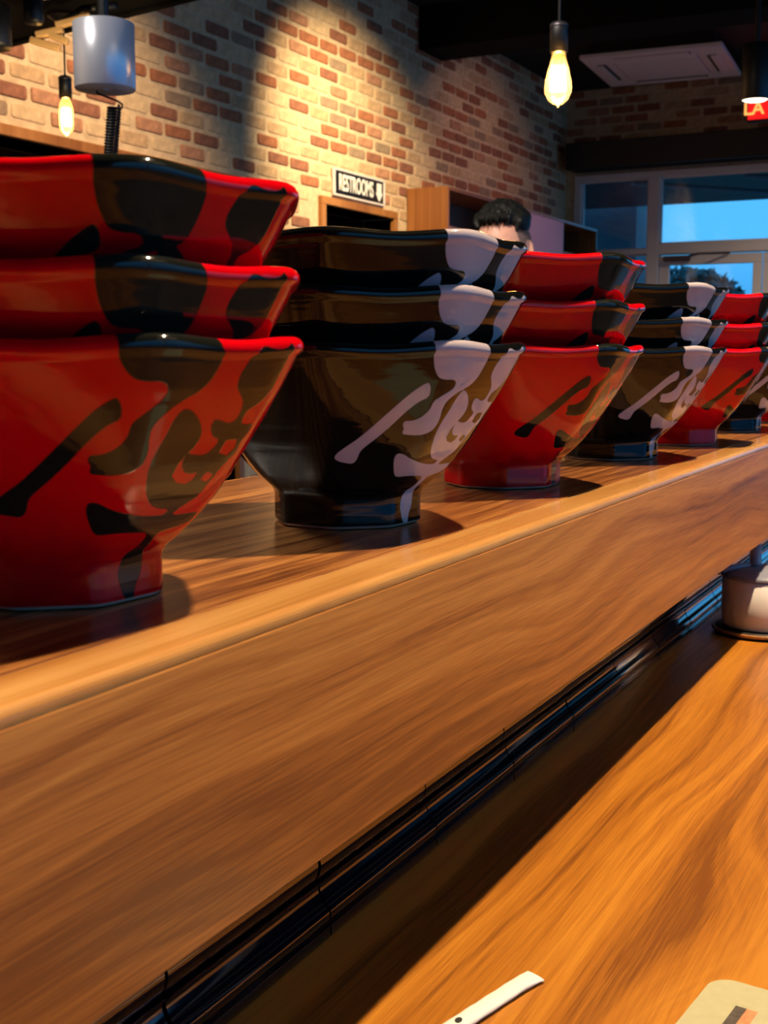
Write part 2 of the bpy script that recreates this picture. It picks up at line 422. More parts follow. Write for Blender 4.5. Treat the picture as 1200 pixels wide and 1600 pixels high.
def glass_door(idx, y0, y1, hinge_left):
    d = tag(obj('door_%d' % idx, fr((WX, WX+.05, y0, y1, 1.975, 2.055), (WX, WX+.05, y0, y1, .01, .22),
             (WX, WX+.05, y0, y0+.07, .22, 1.975), (WX, WX+.05, y1-.085, y1, .22, 1.975)), M_frame), kind='structure')
    obj('pane', box(WX+.02, WX+.028, y0+.07, y1-.085, .22, 1.975), M_glass, d)
    b_ = bmesh.new(); yh = y0+.035 if hinge_left else y1-.04
    add_tube(b_, [(WX-.01, yh, .95), (WX-.05, yh, .98), (WX-.05, yh, 1.3), (WX-.01, yh, 1.33)], .011)
    obj('handle', b_, M_steel_dark, d)
    return d
d1 = glass_door(1, 1.925, 2.765, True)
d2 = glass_door(2, .955, 1.915, False)
b_ = box(WX-.06, WX-.001, 2.50, 2.72, 2.005, 2.045, .006)
add_tube(b_, [(WX-.03, 2.52, 2.04), (WX-.17, 2.40, 2.05), (WX-.02, 2.18, 2.06)], .010, 6)
obj('door_closer', b_, M_steel_dark, d1)
# shade box over the glazing
o = empty('roller_shade_box', 'long black roller shade box above the entrance glazing', 'shade box', (WX-.16, 0, 2.80))
obj('housing', box(-.11, .13, WR, WY-.10, -.025, .19, .006), M_black, o)
obj('end_cap', box(-.112, .13, WY-.10, WY-.092, -.027, .192, .003), M_black, o)
obj('bottom_bar', box(-.02, .02, WR+.05, WY-.15, -.045, -.026, .004), M_black, o)
# ceiling beams
tag(obj('trim_3', box(7.39, 7.75, YR, WY-.01, 3.19, HZ-.001, .01), M_matte), kind='structure')
# outside: pavement, canopy, neighbouring wing, hedge
tag(obj('pavement', box(WX+.3, 30, -12, 14, -.12, -.02), M_floor), 'dark pavement outside the entrance glazing', 'pavement', kind='structure')
M_wing = plain('grey_render', (.16, .17, .18), .8, noise_amt=.15, nscale=2)
can = empty('canopy', 'dark flat canopy over the entrance, seen through the transom glass', 'canopy', (WX+.3, 0, 2.78))
obj('soffit', box(0, 2.3, -5, 6.2, 0, .14, .01), M_black, can)
for k_, y_ in enumerate((2.62, 1.62, .62)):
    b_ = bmesh.new(); add_box(b_, -1.0, 1.0, -.012, .012, -.012, .012)
    b_.transform(Matrix.Translation((1.25, y_, -.015)) @ Matrix.Rotation(math.radians(-38), 4, 'Z'))
    obj('batten', b_, plain('pale_batten', (.25, .27, .3), .6) if k_ == 0 else bpy.data.materials['pale_batten'], can)
wg = empty('neighbouring_wing', 'grey rendered wing outside the leftmost glass pane', 'building', (13.05, 3.75, 0))
obj('wall', box(0, .4, 0, 4, -.02, 3.4), M_wing, wg)
obj('coping', box(-.03, .43, -.03, 4.03, 3.401, 3.46, .01), M_black, wg)
# hedge
def leaves(n, cx, cy, cz, rx, ry, rz, s, seed):
    r = random.Random(seed); vs = []; fs = []
    for i in range(n):
        u = Vector((r.gauss(0,1), r.gauss(0,1), r.gauss(0,1))).normalized() * r.uniform(.6, 1)**.5
        c = Vector((cx+u.x*rx, cy+u.y*ry, cz+u.z*rz)); a = Vector((r.gauss(0,1), r.gauss(0,1), r.gauss(0,1))).normalized()
        b = a.orthogonal().normalized()
        k = len(vs); vs += [c-a*s, c+b*s*.45, c+a*s, c-b*s*.45]; fs.append((k, k+1, k+2, k+3))
    me = bpy.data.meshes.new('foliage'); me.from_pydata([tuple(v) for v in vs], [], fs); return me
M_leaf = plain('dusk_leaf', (.03, .07, .06), .6)
for k_, (x_, y_, h_, nm) in enumerate([(24, 5.9, 3.0, 'rounder tree seen through the door glass, left of the two'), (26, 3.9, 2.5, 'smaller tree seen through the door glass, right of the two')]):
    t = empty('tree', 'dark ' + nm, 'tree', (x_, y_, 0))
    me = leaves(3200, 0, 0, h_*.60, 1.1, 1.35, h_*.36, .13, k_); me.materials.append(M_leaf)
    o = bpy.data.objects.new('foliage', me); C.objects.link(o); o.parent = t
    obj('trunk', tube([(0, 0, -.02), (.03, .02, h_*.3), (0, 0, h_*.7)], [.09, .07, .03]), M_darkwood, t)

# ---------------------------------------------------------------- counter wall, ledge, tiles, counter
ZL = CAMZ-.09; ZB = CAMZ-.191; ZC = CAMZ-.300
YF, YBk = .226, .503; X0, X1 = -.9, 3.1
cw = tag(obj('wall_counter', box(X0, X1-.04, .3105, .46, 0, ZB-.0005), M_grout), kind='structure')
ledge = empty('raised_ledge', 'thick walnut ledge carrying the row of stacked bowls', 'ledge', (0, 0, ZB))
def loc(bm_, root): bm_.transform(Matrix.Translation(-Vector(root.location))); return bm_
for k_, (xa, xb) in enumerate([(X0, X1)]):
    obj('top_board', loc(box(xa, xb, .2505, YBk, ZL-.028, ZL, .0012, 2), ledge), M_ledge_top, ledge)
# edge strip, rounded over at the front
n = 5; prof = [(YF+.0002, ZL-.0052), (YF, ZL-.0045)]
for k in range(n+1):
    a = k/n*PI/2; prof.append((YF+.0035-.0035*math.cos(a), ZL-.0035+.0035*math.sin(a)))
prof += [(.2500, ZL), (.2500, ZL-.0052)]
obj('edge_strip', loc(extrude_x(prof, X0, X1), ledge), M_strip, ledge)
for xa, xb in ((X0, 1.309), (1.311, X1)):
    obj('front_board', loc(box(xa, xb, YF, .2495, ZB, ZL-.0053, .0006, 2), ledge), M_ledge_front, ledge)
obj('back_board', loc(box(X0, X1, .474, YBk-.001, ZB, ZL-.0285, .0012, 2), ledge), M_ledge_front, ledge)
obj('underside', loc(box(X0, X1, .2497, .4738, ZB, ZB+.012), ledge), M_ledge_top, ledge)
# tiles in two rows
LOW = [(.0, .0004), (.0088, .0004), (.0094, .003), (.0088, .0060), (.0064, .0068), (.0078, .0084), (.0090, .0112), (.0090, .0135), (.0078, .0160), (.0056, .0182), (.0040, .0205), (.0028, .0232), (.0022, .0256), (.0028, .0276), (.0046, .0288), (.0040, .0292), (.0, .0292)]
UPP = [(.0, .0300), (.0016, .0300), (.0030, .0315), (.0055, .0340), (.0078, .0372), (.0088, .0405), (.0090, .0440), (.0080, .0475), (.0062, .0505), (.0050, .0515), (.0, .0515)]
def refine(p, n=3):
    o = []
    for i in range(1, len(p)-2):
        p0, p1, p2, p3 = p[i-1], p[i], p[i+1], p[min(i+2, len(p)-2)]
        if i == 1: p0 = p1
        for k in range(n):
            t = k/n; o.append(tuple(.5*((2*p1[j]) + (p2[j]-p0[j])*t + (2*p0[j]-5*p1[j]+4*p2[j]-p3[j])*t*t + (3*p1[j]-p0[j]-3*p2[j]+p3[j])*t**3) for j in (0, 1)))
    return [p[0]] + o + p[-2:]
LOW, UPP = refine(LOW, 2), refine(UPP, 2)
YT = .3102
def tile_mesh(prof_, w_):
    bm = bmesh.new(); n = len(prof_)
    xs_ = [(-w_/2, 0), (w_/2, 0)]; rings = []
    for x_, ins in xs_:
        rings.append([bm.verts.new((x_, -max(0, d_-ins), z_)) for d_, z_ in prof_])
    for a, b_ in zip(rings, rings[1:]):
        for k in range(n): bm.faces.new((a[k], a[(k+1)%n], b_[(k+1)%n], b_[k]))
    bm.faces.new(rings[0][::-1]); bm.faces.new(rings[-1])
    bmesh.ops.remove_doubles(bm, verts=bm.verts, dist=1e-7)
    bmesh.ops.recalc_face_normals(bm, faces=bm.faces)
    me = bpy.data.meshes.new('tile'); bm.to_mesh(me); bm.free(); me.materials.append(M_tile)
    for p in me.polygons: p.use_smooth = abs(p.normal.x) < .3
    me.set_sharp_from_angle(angle=math.radians(50))
    return me
for prof_, TW, xb in ((LOW, .1295, .519), (UPP, .1248, .508)):
    me = tile_mesh(prof_, TW-.0020)
    for k in range(-11, 30):
        xj = xb + k*TW
        if xj < X0+.05 or xj > X1-.25: continue
        o = bpy.data.objects.new('tile', me); C.objects.link(o); o.parent = cw
        o.location = (xj+TW/2, YT+random.uniform(-.0004, .0002), ZC)
        o.rotation_euler = (random.uniform(-.006, .006), 0, random.uniform(-.003, .003))
ct = empty('dining_counter', 'honey coloured wooden counter top below the raised ledge', 'counter', (0, 0, 0))
obj('worktop', box(X0, X1, -.05, .3104, ZC-.04, ZC, .003, 3), M_counter, ct)
obj('front_panel', box(X0, X1-.04, .22, .3104, .1, ZC-.0405), M_darkwood, ct)
obj('toe_kick', box(X0, X1-.04, .24, .3104, 0, .0995), M_black, ct)
# kitchen-side bench below the ledge
kb = empty('kitchen_bench', 'black kitchen bench behind the raised ledge', 'bench', (0, .9, 0))
obj('bench_top', box(X0, X1-.1, -.30, .16, .86, .90, .004), M_black, kb)
obj('bench_body', box(X0+.03, X1-.13, -.27, .13, .1, .8595), M_black, kb)
obj('toe_kick', box(X0+.05, X1-.15, -.22, .08, 0, .0995), M_black, kb)

# ---------------------------------------------------------------- bowls
H = .095
PROF = [(0,.0375),(.001,.0388),(.002,.0394),(.014,.0394),(.0165,.0398),(.019,.0415),(.0222,.0455),(.027,.0508),(.0313,.0548),(.038,.0603),(.046,.0661),(.056,.0723),(.066,.0785),(.078,.0857),(.088,.0911),(.0935,.0931),(.095,.0931)]
PZ = np.array([p[0] for p in PROF]); PR = np.array([p[1] for p in PROF])
ANG0 = math.radians(17)
def octf(t):
    s = 0
    for k in range(4): s = s + np.abs(np.cos(t-ANG0-PI/8-k*PI/4))**26
    return s**(-1/26)/1.035
MARK = {"A": [[235.4, 76.1],[236.5, 73.9],[237.1, 69.4],[236.2, 68.3],[234.0, 67.1],[230.6, 62.7],[226.3, 56.1],[222.1, 50.7],[217.5, 46.2],[213.6, 42.5],[212.4, 37.6],[210.2, 35.7],[206.4, 36.5],[203.8, 37.2],[201.5, 38.9],[203.0, 41.3],[205.9, 43.7],[209.4, 46.4],[212.2, 48.6],[216.6, 53.1],[221.7, 59.3],[226.8, 66.3],[230.7, 71.9],[233.9, 75.3]], "B": [[233.9, 108],[234.3, 90.6],[235.4, 86.1],[237.2, 82.8],[238.7, 81.1],[241.5, 80.5],[244.2, 80.6],[245.9, 79.7],[246.5, 77.5],[245.7, 74.9],[243.5, 72.4],[241.3, 69.9],[239.7, 68.2],[239.1, 66.0],[239.2, 63.4],[237.7, 60.3],[236.0, 58.6],[233.5, 57.4],[230.3, 57.5],[230.3, 55.1],[231.5, 53.2],[230.5, 51.4],[232.1, 50.6],[237.7, 50.0],[241.2, 50.7],[244.0, 52.2],[245.4, 54.8],[245.6, 58.5],[244.6, 63.1],[245.0, 66.6],[246.9, 69.6],[250.0, 73.0],[252.7, 75.1],[256.2, 77.6],[258.7, 81.0],[259.6, 84.5],[260.2, 88.0],[260.0, 90.6],[258.2, 92.8],[255.2, 108]], "G": [[252.9, 71.9],[255.3, 71.5],[259.4, 68.4],[262.1, 65.0],[263.5, 61.2],[262.4, 57.5],[260.5, 55.8],[269.0, 54.6],[270.9, 57.3],[271.8, 60.1],[268.1, 61.3],[265.5, 64.8],[265.3, 67.6],[268.0, 67.4],[271.4, 66.0],[274.5, 66.1],[274.8, 70.3],[273.9, 73.2],[272.2, 75.1],[268.5, 78.9],[268.0, 83.0],[268.8, 86.6],[270.4, 91.5],[272.3, 92.9],[276.4, 91.6],[279.7, 91.6],[282.8, 93.3],[283.5, 88.8],[283.3, 82.2],[283.0, 75.6],[280.9, 72.5],[279.1, 71.0],[277.2, 69.7],[277.1, 65.4],[280.9, 64.7],[282.8, 65.5],[283.6, 62.1],[281.9, 58.3],[283.1, 54.3],[280.5, 51.6],[278.3, 45.9],[277.4, 43.1],[276.8, 39.1],[273.0, 36.6],[269.8, 34.7],[268.1, 32.5],[280.0, 32.5],[284.4, 32.4],[284.9, 28.6],[280.0, 27.6],[271.9, 26.5],[267.8, 25.9],[269.2, 21.5],[269.4, 19.3],[271.9, 14.9],[270.5, 10.1],[265.4, 5.7],[264.6, 0.1],[257.4, 1.6],[254.5, 6.9],[252.8, 10.0],[254.4, 14.7],[256.9, 18.5],[261.4, 20.7],[262.2, 26.5],[251.9, 27.7],[242.7, 28.5],[236.9, 27.9],[234.3, 29.3],[231.6, 35.0],[230.7, 39.5],[231.8, 41.0],[234.6, 40.4],[239.0, 37.7],[245.3, 35.5],[254.5, 33.8],[264.6, 33.2],[264.6, 35.3],[258.1, 36.2],[253.0, 38.3],[249.0, 43.1],[247.4, 49.0],[247.4, 53.7],[248.4, 58.2],[249.5, 61.8],[250.3, 66.3],[251.1, 69.4]], "H1": [[259.9, 55.2],[258.5, 51.9],[258.0, 48.0],[261.1, 45.5],[266.0, 44.5],[268.8, 45.9],[268.9, 48.3],[266.3, 48.1],[262.8, 48.9],[260.3, 51.6]], "H2": [[274.6, 55.1],[275.1, 59.6],[279.6, 59.5],[280.7, 56.5],[279.0, 53.7]], "H3": [[272.5, 45.5],[273.4, 48.4],[277.1, 47.0],[276.5, 44.1]]}
def sdf(U, V, poly):
    """signed distance (mm, positive inside) to one outline given in (degrees, mm)"""
    P = np.array([(a*1.25, z*1.18) for a, z in poly]); Q = np.roll(P, -1, 0)
    d2 = np.full(U.shape, 1e9); ins = np.zeros(U.shape, bool)
    for (ax, ay), (bx, by) in zip(P, Q):
        ex, ey = bx-ax, by-ay; wx, wy = U-ax, V-ay
        t = np.clip((wx*ex+wy*ey)/(ex*ex+ey*ey+1e-12), 0, 1)
        d2 = np.minimum(d2, (wx-t*ex)**2 + (wy-t*ey)**2)
        c = ((ay > V) != (by > V)) & (U < ex*(V-ay)/(ey if ey else 1e-9) + ax)
        ins ^= c
    return np.where(ins, 1, -1)*np.sqrt(d2)
def smooth_poly(p):                     # one Chaikin pass rounds the brushed outline
    o = []
    for a, b in zip(p, p[1:]+p[:1]):
        o += [(a[0]*.75+b[0]*.25, a[1]*.75+b[1]*.25), (a[0]*.25+b[0]*.75, a[1]*.25+b[1]*.75)]
    return o
def bowl_mesh(mat, kB=0., rot=0, NT=360):
    # profile: foot ring underside, outer wall, lip, inner wall, inner floor. (r, z, mark height in mm, facet weight)
    pr = [(.001, .004, -9, 0), (.030, .004, -9, .5), (.0325, .003, -9, 1), (.0335, .0004, -9, 1), (.0350, 0, -9, 1), (.0368, 0, -9, 1), (.0378, .0004, 0, 1)]
    for z in [.001, .002, .004, .006, .008, .010, .012, .014, .0155, .0165, .0178, .019, .0205, .0222]: pr.append((float(np.interp(z, PZ, PR)), z, z*1000, 1))
    for z in np.arange(.0240, .0900, .00135): pr.append((float(np.interp(z, PZ, PR)), float(z), z*1000, 1))
    rt = float(PR[-1])
    for a in range(0, 9):                                  # rolled lip
        an = -PI*.15 + a/8*PI*1.05
        pr.append((rt-.0027+.0034*math.cos(an), H-.0032+.0034*math.sin(an), 91+a*.9, 1))
    last = pr[-1]
    for i, z in enumerate(np.arange(.0885, .030, -.0035)):
        pr.append((float(np.interp(z, PZ, PR))-.0052, float(z), 100+i*3.5, .9))
    pr += [(.0445, .0255, 170, .8), (.0415, .0225, 175, .6), (.030, .0218, 180, .3), (.015, .0216, 190, .1), (.001, .0216, 200, 0)]
    th = np.linspace(0, 2*PI, NT, endpoint=False); oc = octf(th)
    R = np.array([[p[0]*(1+(oc-1)*p[3])] for p in pr])[:, 0, :]
    # smooth profile radially for soft facets near the lip, with a slightly uneven rim
    Z = np.array([np.full(NT, p[1]) for p in pr])
    wv = np.clip((Z-.05)/.045, 0, 1)**2
    Z = Z + wv*((.0009*np.cos(8*(th-ANG0)) + .0004*np.sin(3*th+1+rot)))[None, :]
    ii = np.array([p[2] for p in pr])
    X = R*np.cos(th)[None, :]; Y = R*np.sin(th)[None, :]
    V = np.repeat(ii[:, None], NT, 1)*1.18; U = np.degrees(np.repeat(th[None, :], len(pr), 0))*1.25
    s = None
    for nme in ('A', 'B', 'G'):
        q = sdf(U, V, smooth_poly([(a, z-(kB*math.exp(-((80-z)/9)**2) if nme == 'B' and a < 262 else 0)) for a, z in MARK[nme]])); s = q if s is None else np.maximum(s, q)
    for nme in ('H1', 'H2', 'H3'): s = np.minimum(s, -sdf(U, V, MARK[nme]))
    s = np.where(V < -5, -9, s)
    n = len(pr); co = np.stack([X, Y, Z], -1).reshape(-1, 3)
    idx = np.arange(n*NT).reshape(n, NT); a = idx[:-1]; b = idx[1:]
    F = np.stack([a, np.roll(a, -1, 1), np.roll(b, -1, 1), b], -1).reshape(-1, 4)
    me = bpy.data.meshes.new('bowl')
    me.from_pydata(co.tolist(), [], F.tolist() + [idx[0][::-1].tolist(), idx[-1].tolist()])
    at = me.attributes.new('mark', 'FLOAT', 'POINT'); at.data.foreach_set('value', s.reshape(-1).astype(np.float32))
    bare = np.repeat(np.array([1. if p[1] < .00115 else 0. for p in pr])[:, None], NT, 1).reshape(-1)
    at = me.attributes.new('bare', 'FLOAT', 'POINT'); at.data.foreach_set('value', bare.astype(np.float32))
    me.materials.append(mat); me.shade_smooth(); return me
mesh_red, mesh_red_up, mesh_blk = bowl_mesh(M_red), bowl_mesh(M_red, 7.), bowl_mesh(M_blk, 3.5)
STACKS = [  # x, y, colour, z of each level, turn of each level (degrees), small slide of each level
 (.3505, .3212, 'red', (0, .0243, .0525), (0, -4, -3.5)),
 (.576, .322, 'black', (0, .0265, .0512), (1.5, 3, 5.5)),
 (.790, .318, 'red', (0, .0280, .0558), (7, 5, 8)),
 (1.038, .316, 'black', (0, .0235, .0495), (0, -2, 1)),
 (1.234, .306, 'red', (0, .0235, .0500), (12, 12, 12)),
 (1.468, .308, 'black', (0, .0240, .0500), (0, 2, -2)),
 (1.690, .306, 'red', (0, .0240, .0500), (6, 4, 2)),
 (1.915, .306, 'black', (0, .0240, .0500), (0, 3, 2))]
WHO = ['largest red stack at the left', 'nearest black stack, beside the largest red one', 'second red stack, third from the left',
       'second black stack, fourth from the left', 'third red stack, fifth from the left', 'third black stack, sixth from the left',
       'seventh stack, cut by the picture edge', 'eighth and farthest stack']
LEV = ['bottom', 'middle', 'top']
for (x, y, c, zs, rs), who in zip(STACKS, WHO):
    for l in range(3):
        o = bpy.data.objects.new('ramen_bowl', (mesh_red_up if l else mesh_red) if c == 'red' else mesh_blk); C.objects.link(o)
        jx = (0, .0008, -.0012)[l]
        tilt = (0, .004, -.005)[l]
        o.location = (x+jx, y+jx*.6, ZL+zs[l]+.0002); o.rotation_euler = (tilt, -tilt, math.radians(rs[l]))
        tag(o, '%s octagonal bowl, %s of the %s' % ('red' if c == 'red' else 'black', LEV[l], who), 'bowl', 'stacked bowls along the ledge')

# ---------------------------------------------------------------- things on the lower counter
# paper sleeve
def sleeve():
    A = Vector((.440, .2150)); B = Vector((.529, .1920)); d = (B-A).normalized(); nn = Vector((-d.y, d.x))
    bm = bmesh.new(); rows = []
    N_ = 24
    for i in range(N_+1):
        t = i/N_; c = A + (B-A)*t; 
        wd = .0050 + .0010*max(0, (t-.86)/.14); hh = .0020*(1-max(0, (t-.85)/.15)**1.5*.6)
        ring = []
        for k in range(12):
            a = 2*PI*k/12
            p = c + nn*(math.cos(a)*wd) + d*(.0012*math.cos(a) if i == N_ else 0)
            ring.append(bm.verts.new((p.x, p.y, hh + .0003 + math.sin(a)*hh + .00015*math.sin(i*1.7+k))))
        rows.append(ring)
    for a, b in zip(rows, rows[1:]):
        for k in range(12): bm.faces.new((a[k], a[(k+1)%12], b[(k+1)%12], b[k]))
    bm.faces.new(rows[0][::-1]); bm.faces.new(rows[-1]); bmesh.ops.recalc_face_normals(bm, faces=bm.faces); return bm
st = empty('wrapped_straw', 'white paper sleeve with black print lying on the counter', 'straw wrapper', (.440, .2150, ZC))
o = sleeve(); o.transform(Matrix.Translation((-.440, -.2150, 0))); obj('paper_sleeve', o, M_paper, st, True)
b_ = lathe([(.0001, 0), (.0018, 0), (.0018, .0003), (.0001, .0003)], 20)
b_.transform(Matrix.Translation((.4705-.440, .2070-.215, .0042)) @ Matrix.Diagonal((1.25, .85, 1, 1))); obj('printed_dot', b_, M_ink, st)
# card
def rounded_card(w_, h_, r, t_):
    bm = bmesh.new(); pts = []
    for cx, cy, a0 in ((w_-r, h_-r, 0), (r, h_-r, 90), (r, r, 180), (w_-r, r, 270)):
        for k in range(9):
            a = math.radians(a0+k*90/8); pts.append((cx+r*math.cos(a), cy+r*math.sin(a)))
    f = bm.faces.new([bm.verts.new((x, y, 0)) for x, y in pts])
    e = bmesh.ops.extrude_face_region(bm, geom=[f]); vs = [v for v in e['geom'] if isinstance(v, bmesh.types.BMVert)]
    bmesh.ops.translate(bm, verts=vs, vec=(0, 0, t_)); bmesh.ops.recalc_face_normals(bm, faces=bm.faces); return bm
cd = empty('table_card', 'pale green rounded card with a small dark and orange picture', 'card', (.5695, .115, ZC+.0002), 0)
# local x runs along the far edge to the right, local y towards the camera
cd.rotation_euler = (0, 0, math.radians(-96.8))
b_ = rounded_card(.09, .13, .0115, .0012); b_.transform(Matrix.Translation((0, -.13, 0))); obj('card', b_, M_card, cd)
obj('dark_picture_half', box(.0175, .0226, -.052, -.0223, .00121, .00135), M_print1, cd)
obj('orange_picture_half', box(.02265, .0277, -.052, -.0223, .00121, .00135), M_print2, cd)
# soy jar on a dark tray
jr = empty('sauce_jar', 'white ceramic sauce jar with grey lid under the far end of the ledge', 'jar', (1.345, .235, ZC+.0072))
obj('body', lathe([(.0001, 0), (.039, 0), (.0425, .003), (.0440, .02), (.0440, .053), (.0415, .0535), (.0405, .046), (.039, .008), (.0001, .006)], 48), M_white, jr, True)
obj('lid', lathe([(.0001, .0537), (.0445, .0537), (.0450, .0560), (.043, .0585), (.022, .0640), (.0085, .0655), (.0001, .0657)], 48), M_lid, jr, True)
kn = obj('knob', lathe([(.0001, .0650), (.0080, .0650), (.0060, .070), (.0060, .088), (.0001, .0885)], 20), M_lid, jr, True)
kn.location = (0, .010, 0)
sc = obj('spoon_handle', tube([(-.002, .012, .0665), (-.016, .030, .0640), (-.026, .041, .0620)], [.0030, .0034, .0040]), M_lid, jr, True)
obj('chrome_tip', tube([(-.0262, .0412, .0619), (-.0300, .0445, .0610)], [.0044, .0042], 12), M_chrome, sc, True)
tr = empty('condiment_tray', 'thin dark tray with brown rim under the sauce jar', 'tray', (1.345, .235, ZC))
obj('base', lathe([(.0001, .0002), (.050, .0002), (.052, .003), (.050, .0065), (.0001, .007)], 48), M_black, tr, True)
obj('rim', lathe([(.0522, .0028), (.0535, .0034), (.0535, .0060), (.0522, .0066), (.0508, .0060)], 48), M_trimwood, tr, True)

# ---------------------------------------------------------------- hanging lamps
def bulb_lamp(loc_, ztop, label, glass_prof, fil, power, scale=1):
    t = empty('pendant_bulb', label, 'pendant lamp', loc_, 0, 'bare filament bulbs on cords')
    obj('bulb', lathe([(r*scale, z*scale) for r, z in glass_prof], 28), M_bulbglass, t, True)
    b_ = bmesh.new()
    for k in range(6):
        a = 2*PI*k/6; a2 = a+PI/6
        add_tube(b_, [(fil*math.cos(a)*.75, fil*math.sin(a)*.75, -.045*scale), (fil*math.cos(a2), fil*math.sin(a2), -.10*scale)], .0060*scale, 6)
    f_ = obj('filament', b_, M_lamp, t, True)
    obj('filament_stem', tube([(0, 0, -.012*scale), (0, 0, -.046*scale), (0, 0, -.104*scale)], [.008*scale, .004*scale, .0015]), M_bulbglass, f_)
    obj('screw_base', lathe([(.0001, -.014*scale), (.014*scale, -.014*scale), (.0145*scale, 0), (.0001, 0)], 20), M_chrome, t, True)
    s_ = obj('socket', lathe([(.0001, -.012), (.021*scale, -.012), (.021*scale, .050*scale), (.018*scale, .056*scale), (.006, .060*scale), (.0001, .060*scale)], 28), M_black, t, True)
    obj('socket_ring', lathe([(.0215*scale, .045*scale), (.0218*scale, .047*scale), (.0215*scale, .052*scale), (.019*scale, .052*scale), (.019*scale, .045*scale)], 28), M_steel_dark, s_, True)
    obj('cord', tube([(0, 0, .058*scale), (.001, 0, (ztop-loc_[2])*.6), (0, 0, ztop-loc_[2])], .003), M_black, t)
    obj('ceiling_rose', lathe([((.05 if scale == 1 and ztop > 3 else .016), ztop-loc_[2]-.02), (.05, ztop-loc_[2]), (.0001, ztop-loc_[2])], 24), M_black, t)
    l = bpy.data.lights.new('bulb_glow', 'POINT'); l.energy = power; l.color = (1, .6, .25); l.shadow_soft_size = .02
    o = bpy.data.objects.new('bulb_glow', l); C.objects.link(o); o.parent = t; o.location = (0, 0, -.075*scale)
ST = [(.0155, 0), (.016, -.018), (.018, -.030), (.024, -.050), (.030, -.075), (.0325, -.092), (.031, -.105), (.024, -.120), (.012, -.130), (.004, -.133), (.0001, -.138)]
bulb_lamp((2.868, 1.023, 1.962), HZ, 'large teardrop filament bulb hanging from black socket before the dark beam', ST, .015, 10)
T45 = [(.014, 0), (.0145, -.015), (.020, -.030), (.0225, -.050), (.0225, -.105), (.019, -.120), (.006, -.130), (.0001, -.134)]
bulb_lamp((3.192, 2.834, 2.083), 2.325, 'small tubular filament bulb hanging before the brick at far left', T45, .0105, 1.5)

# ---------------------------------------------------------------- metal drum and coiled hose
dr = empty('metal_drum', 'brushed aluminium drum hanging from the dark soffit by the brick wall', 'hose reel', (2.118, 1.770, 1.798))
obj('drum_shell', lathe([(.063, .0), (.0645, .002), (.0645, .134), (.062, .136), (.0001, .136)], 64), M_metal, dr, True)
obj('bottom_plate', lathe([(.0001, .0015), (.0628, .0015), (.0628, .004), (.0001, .004)], 64), M_steel_dark, dr)
obj('hanger', tube([(0, 0, .136), (0, 0, HZ-1.798)], .012), M_black, dr)
obj('bolt', lathe([(.0001, -.002), (.005, -.002), (.005, .0014), (.0001, .0014)], 12), M_chrome, dr)
obj('hook', tube([(-.004, .020, .002), (-.006, .018, -.006), (.012, -.020, -.022), (.016, -.032, -.030), (.014, -.032, -.038), (.008, -.014, -.038)], .0022), M_black, dr, True)
co = empty('coiled_cord', 'black coiled cord hanging from the hook under the metal drum', 'cord', (2.124, 1.752, 1.762))
pts = [( .013*math.cos(t), .013*math.sin(t) , -t/(2*PI)*.0062) for t in np.arange(0, 2*PI*46, PI/7)]
pts = [(p[0]-.03*(p[2]/-.28), p[1]+.012*(p[2]/-.28), p[2]) for p in pts]
obj('coil', tube(pts, .0028, 6), M_black, co, True)
obj('coil_loop', tube([(.013, 0, 0), (.010, -.005, .004), (.002, -.010, .003)], .0026), M_black, co, True)

# ---------------------------------------------------------------- dark soffit and spotlights top left
sf = empty('hanging_soffit', 'dark suspended soffit crossing the top left corner', 'soffit', (3.36, 2.87, 2.34))
sf.rotation_euler = (0, 0, math.radians(-10.3))
obj('panel', box(-1.5, -.04, -.95, .66, 0, .10, .004), M_matte, sf)
for x_, y_ in ((-1.3, -.8), (-.2, -.8), (-1.3, .3), (-.2, .3)): obj('drop_rod', tube([(x_, y_, .10), (x_, y_, HZ-2.34)], .01), M_black, sf)
obj('edge_rail', box(-.038, .0, -.95, .68, -.008, .112, .004), M_matte, sf)
tk = empty('ceiling_track', 'black lighting track with a glossy round plate under the soffit, top left', 'lighting track', (2.745, 2.52, 2.28))
tk.rotation_euler = (0, 0, math.radians(-10.3))
obj('rail', box(-.02, .02, -.25, .95, .0, .03, .004), M_black, tk)
M_glossy = plain('glossy_black', (.02, .018, .02), .12, coat=1)
h = obj('round_plate', lathe([(.0001, -.03), (.060, -.03), (.068, -.022), (.068, -.006), (.055, -.0005), (.0001, -.0005)], 40, (0, .03, 0)), M_glossy, tk, True)
obj('can', lathe([(.0001, -.11), (.024, -.11), (.028, -.10), (.028, -.031), (.0001, -.031)], 24, (0, .03, 0)), M_black, h, True)
h = obj('lamp_head', lathe([(.0001, -.15), (.046, -.15), (.050, -.14), (.050, -.03), (.030, -.02), (.0001, -.0005)], 32, (0, .22, 0)), M_black, tk, True)
for y_ in (.6, -.15): obj('hanger', tube([(0, y_, .03), (0, y_, .0595)], .008), M_black, tk)
M_pale = plain('pale_wood', (.72, .42, .16), .5, noise_amt=.1, nscale=20)
sl = empty('slatted_fitting', 'pale wooden slats of a light fitting above the small bulb', 'light fitting', (2.962, 2.64, 2.175))
RT = Vector((.461, -.887, 0))
core = tube([(.07, .06, .075), (.07, -.03, .11), (.09, -.14, .11)], .012, 8)
obj('core', core, M_black, sl, True)
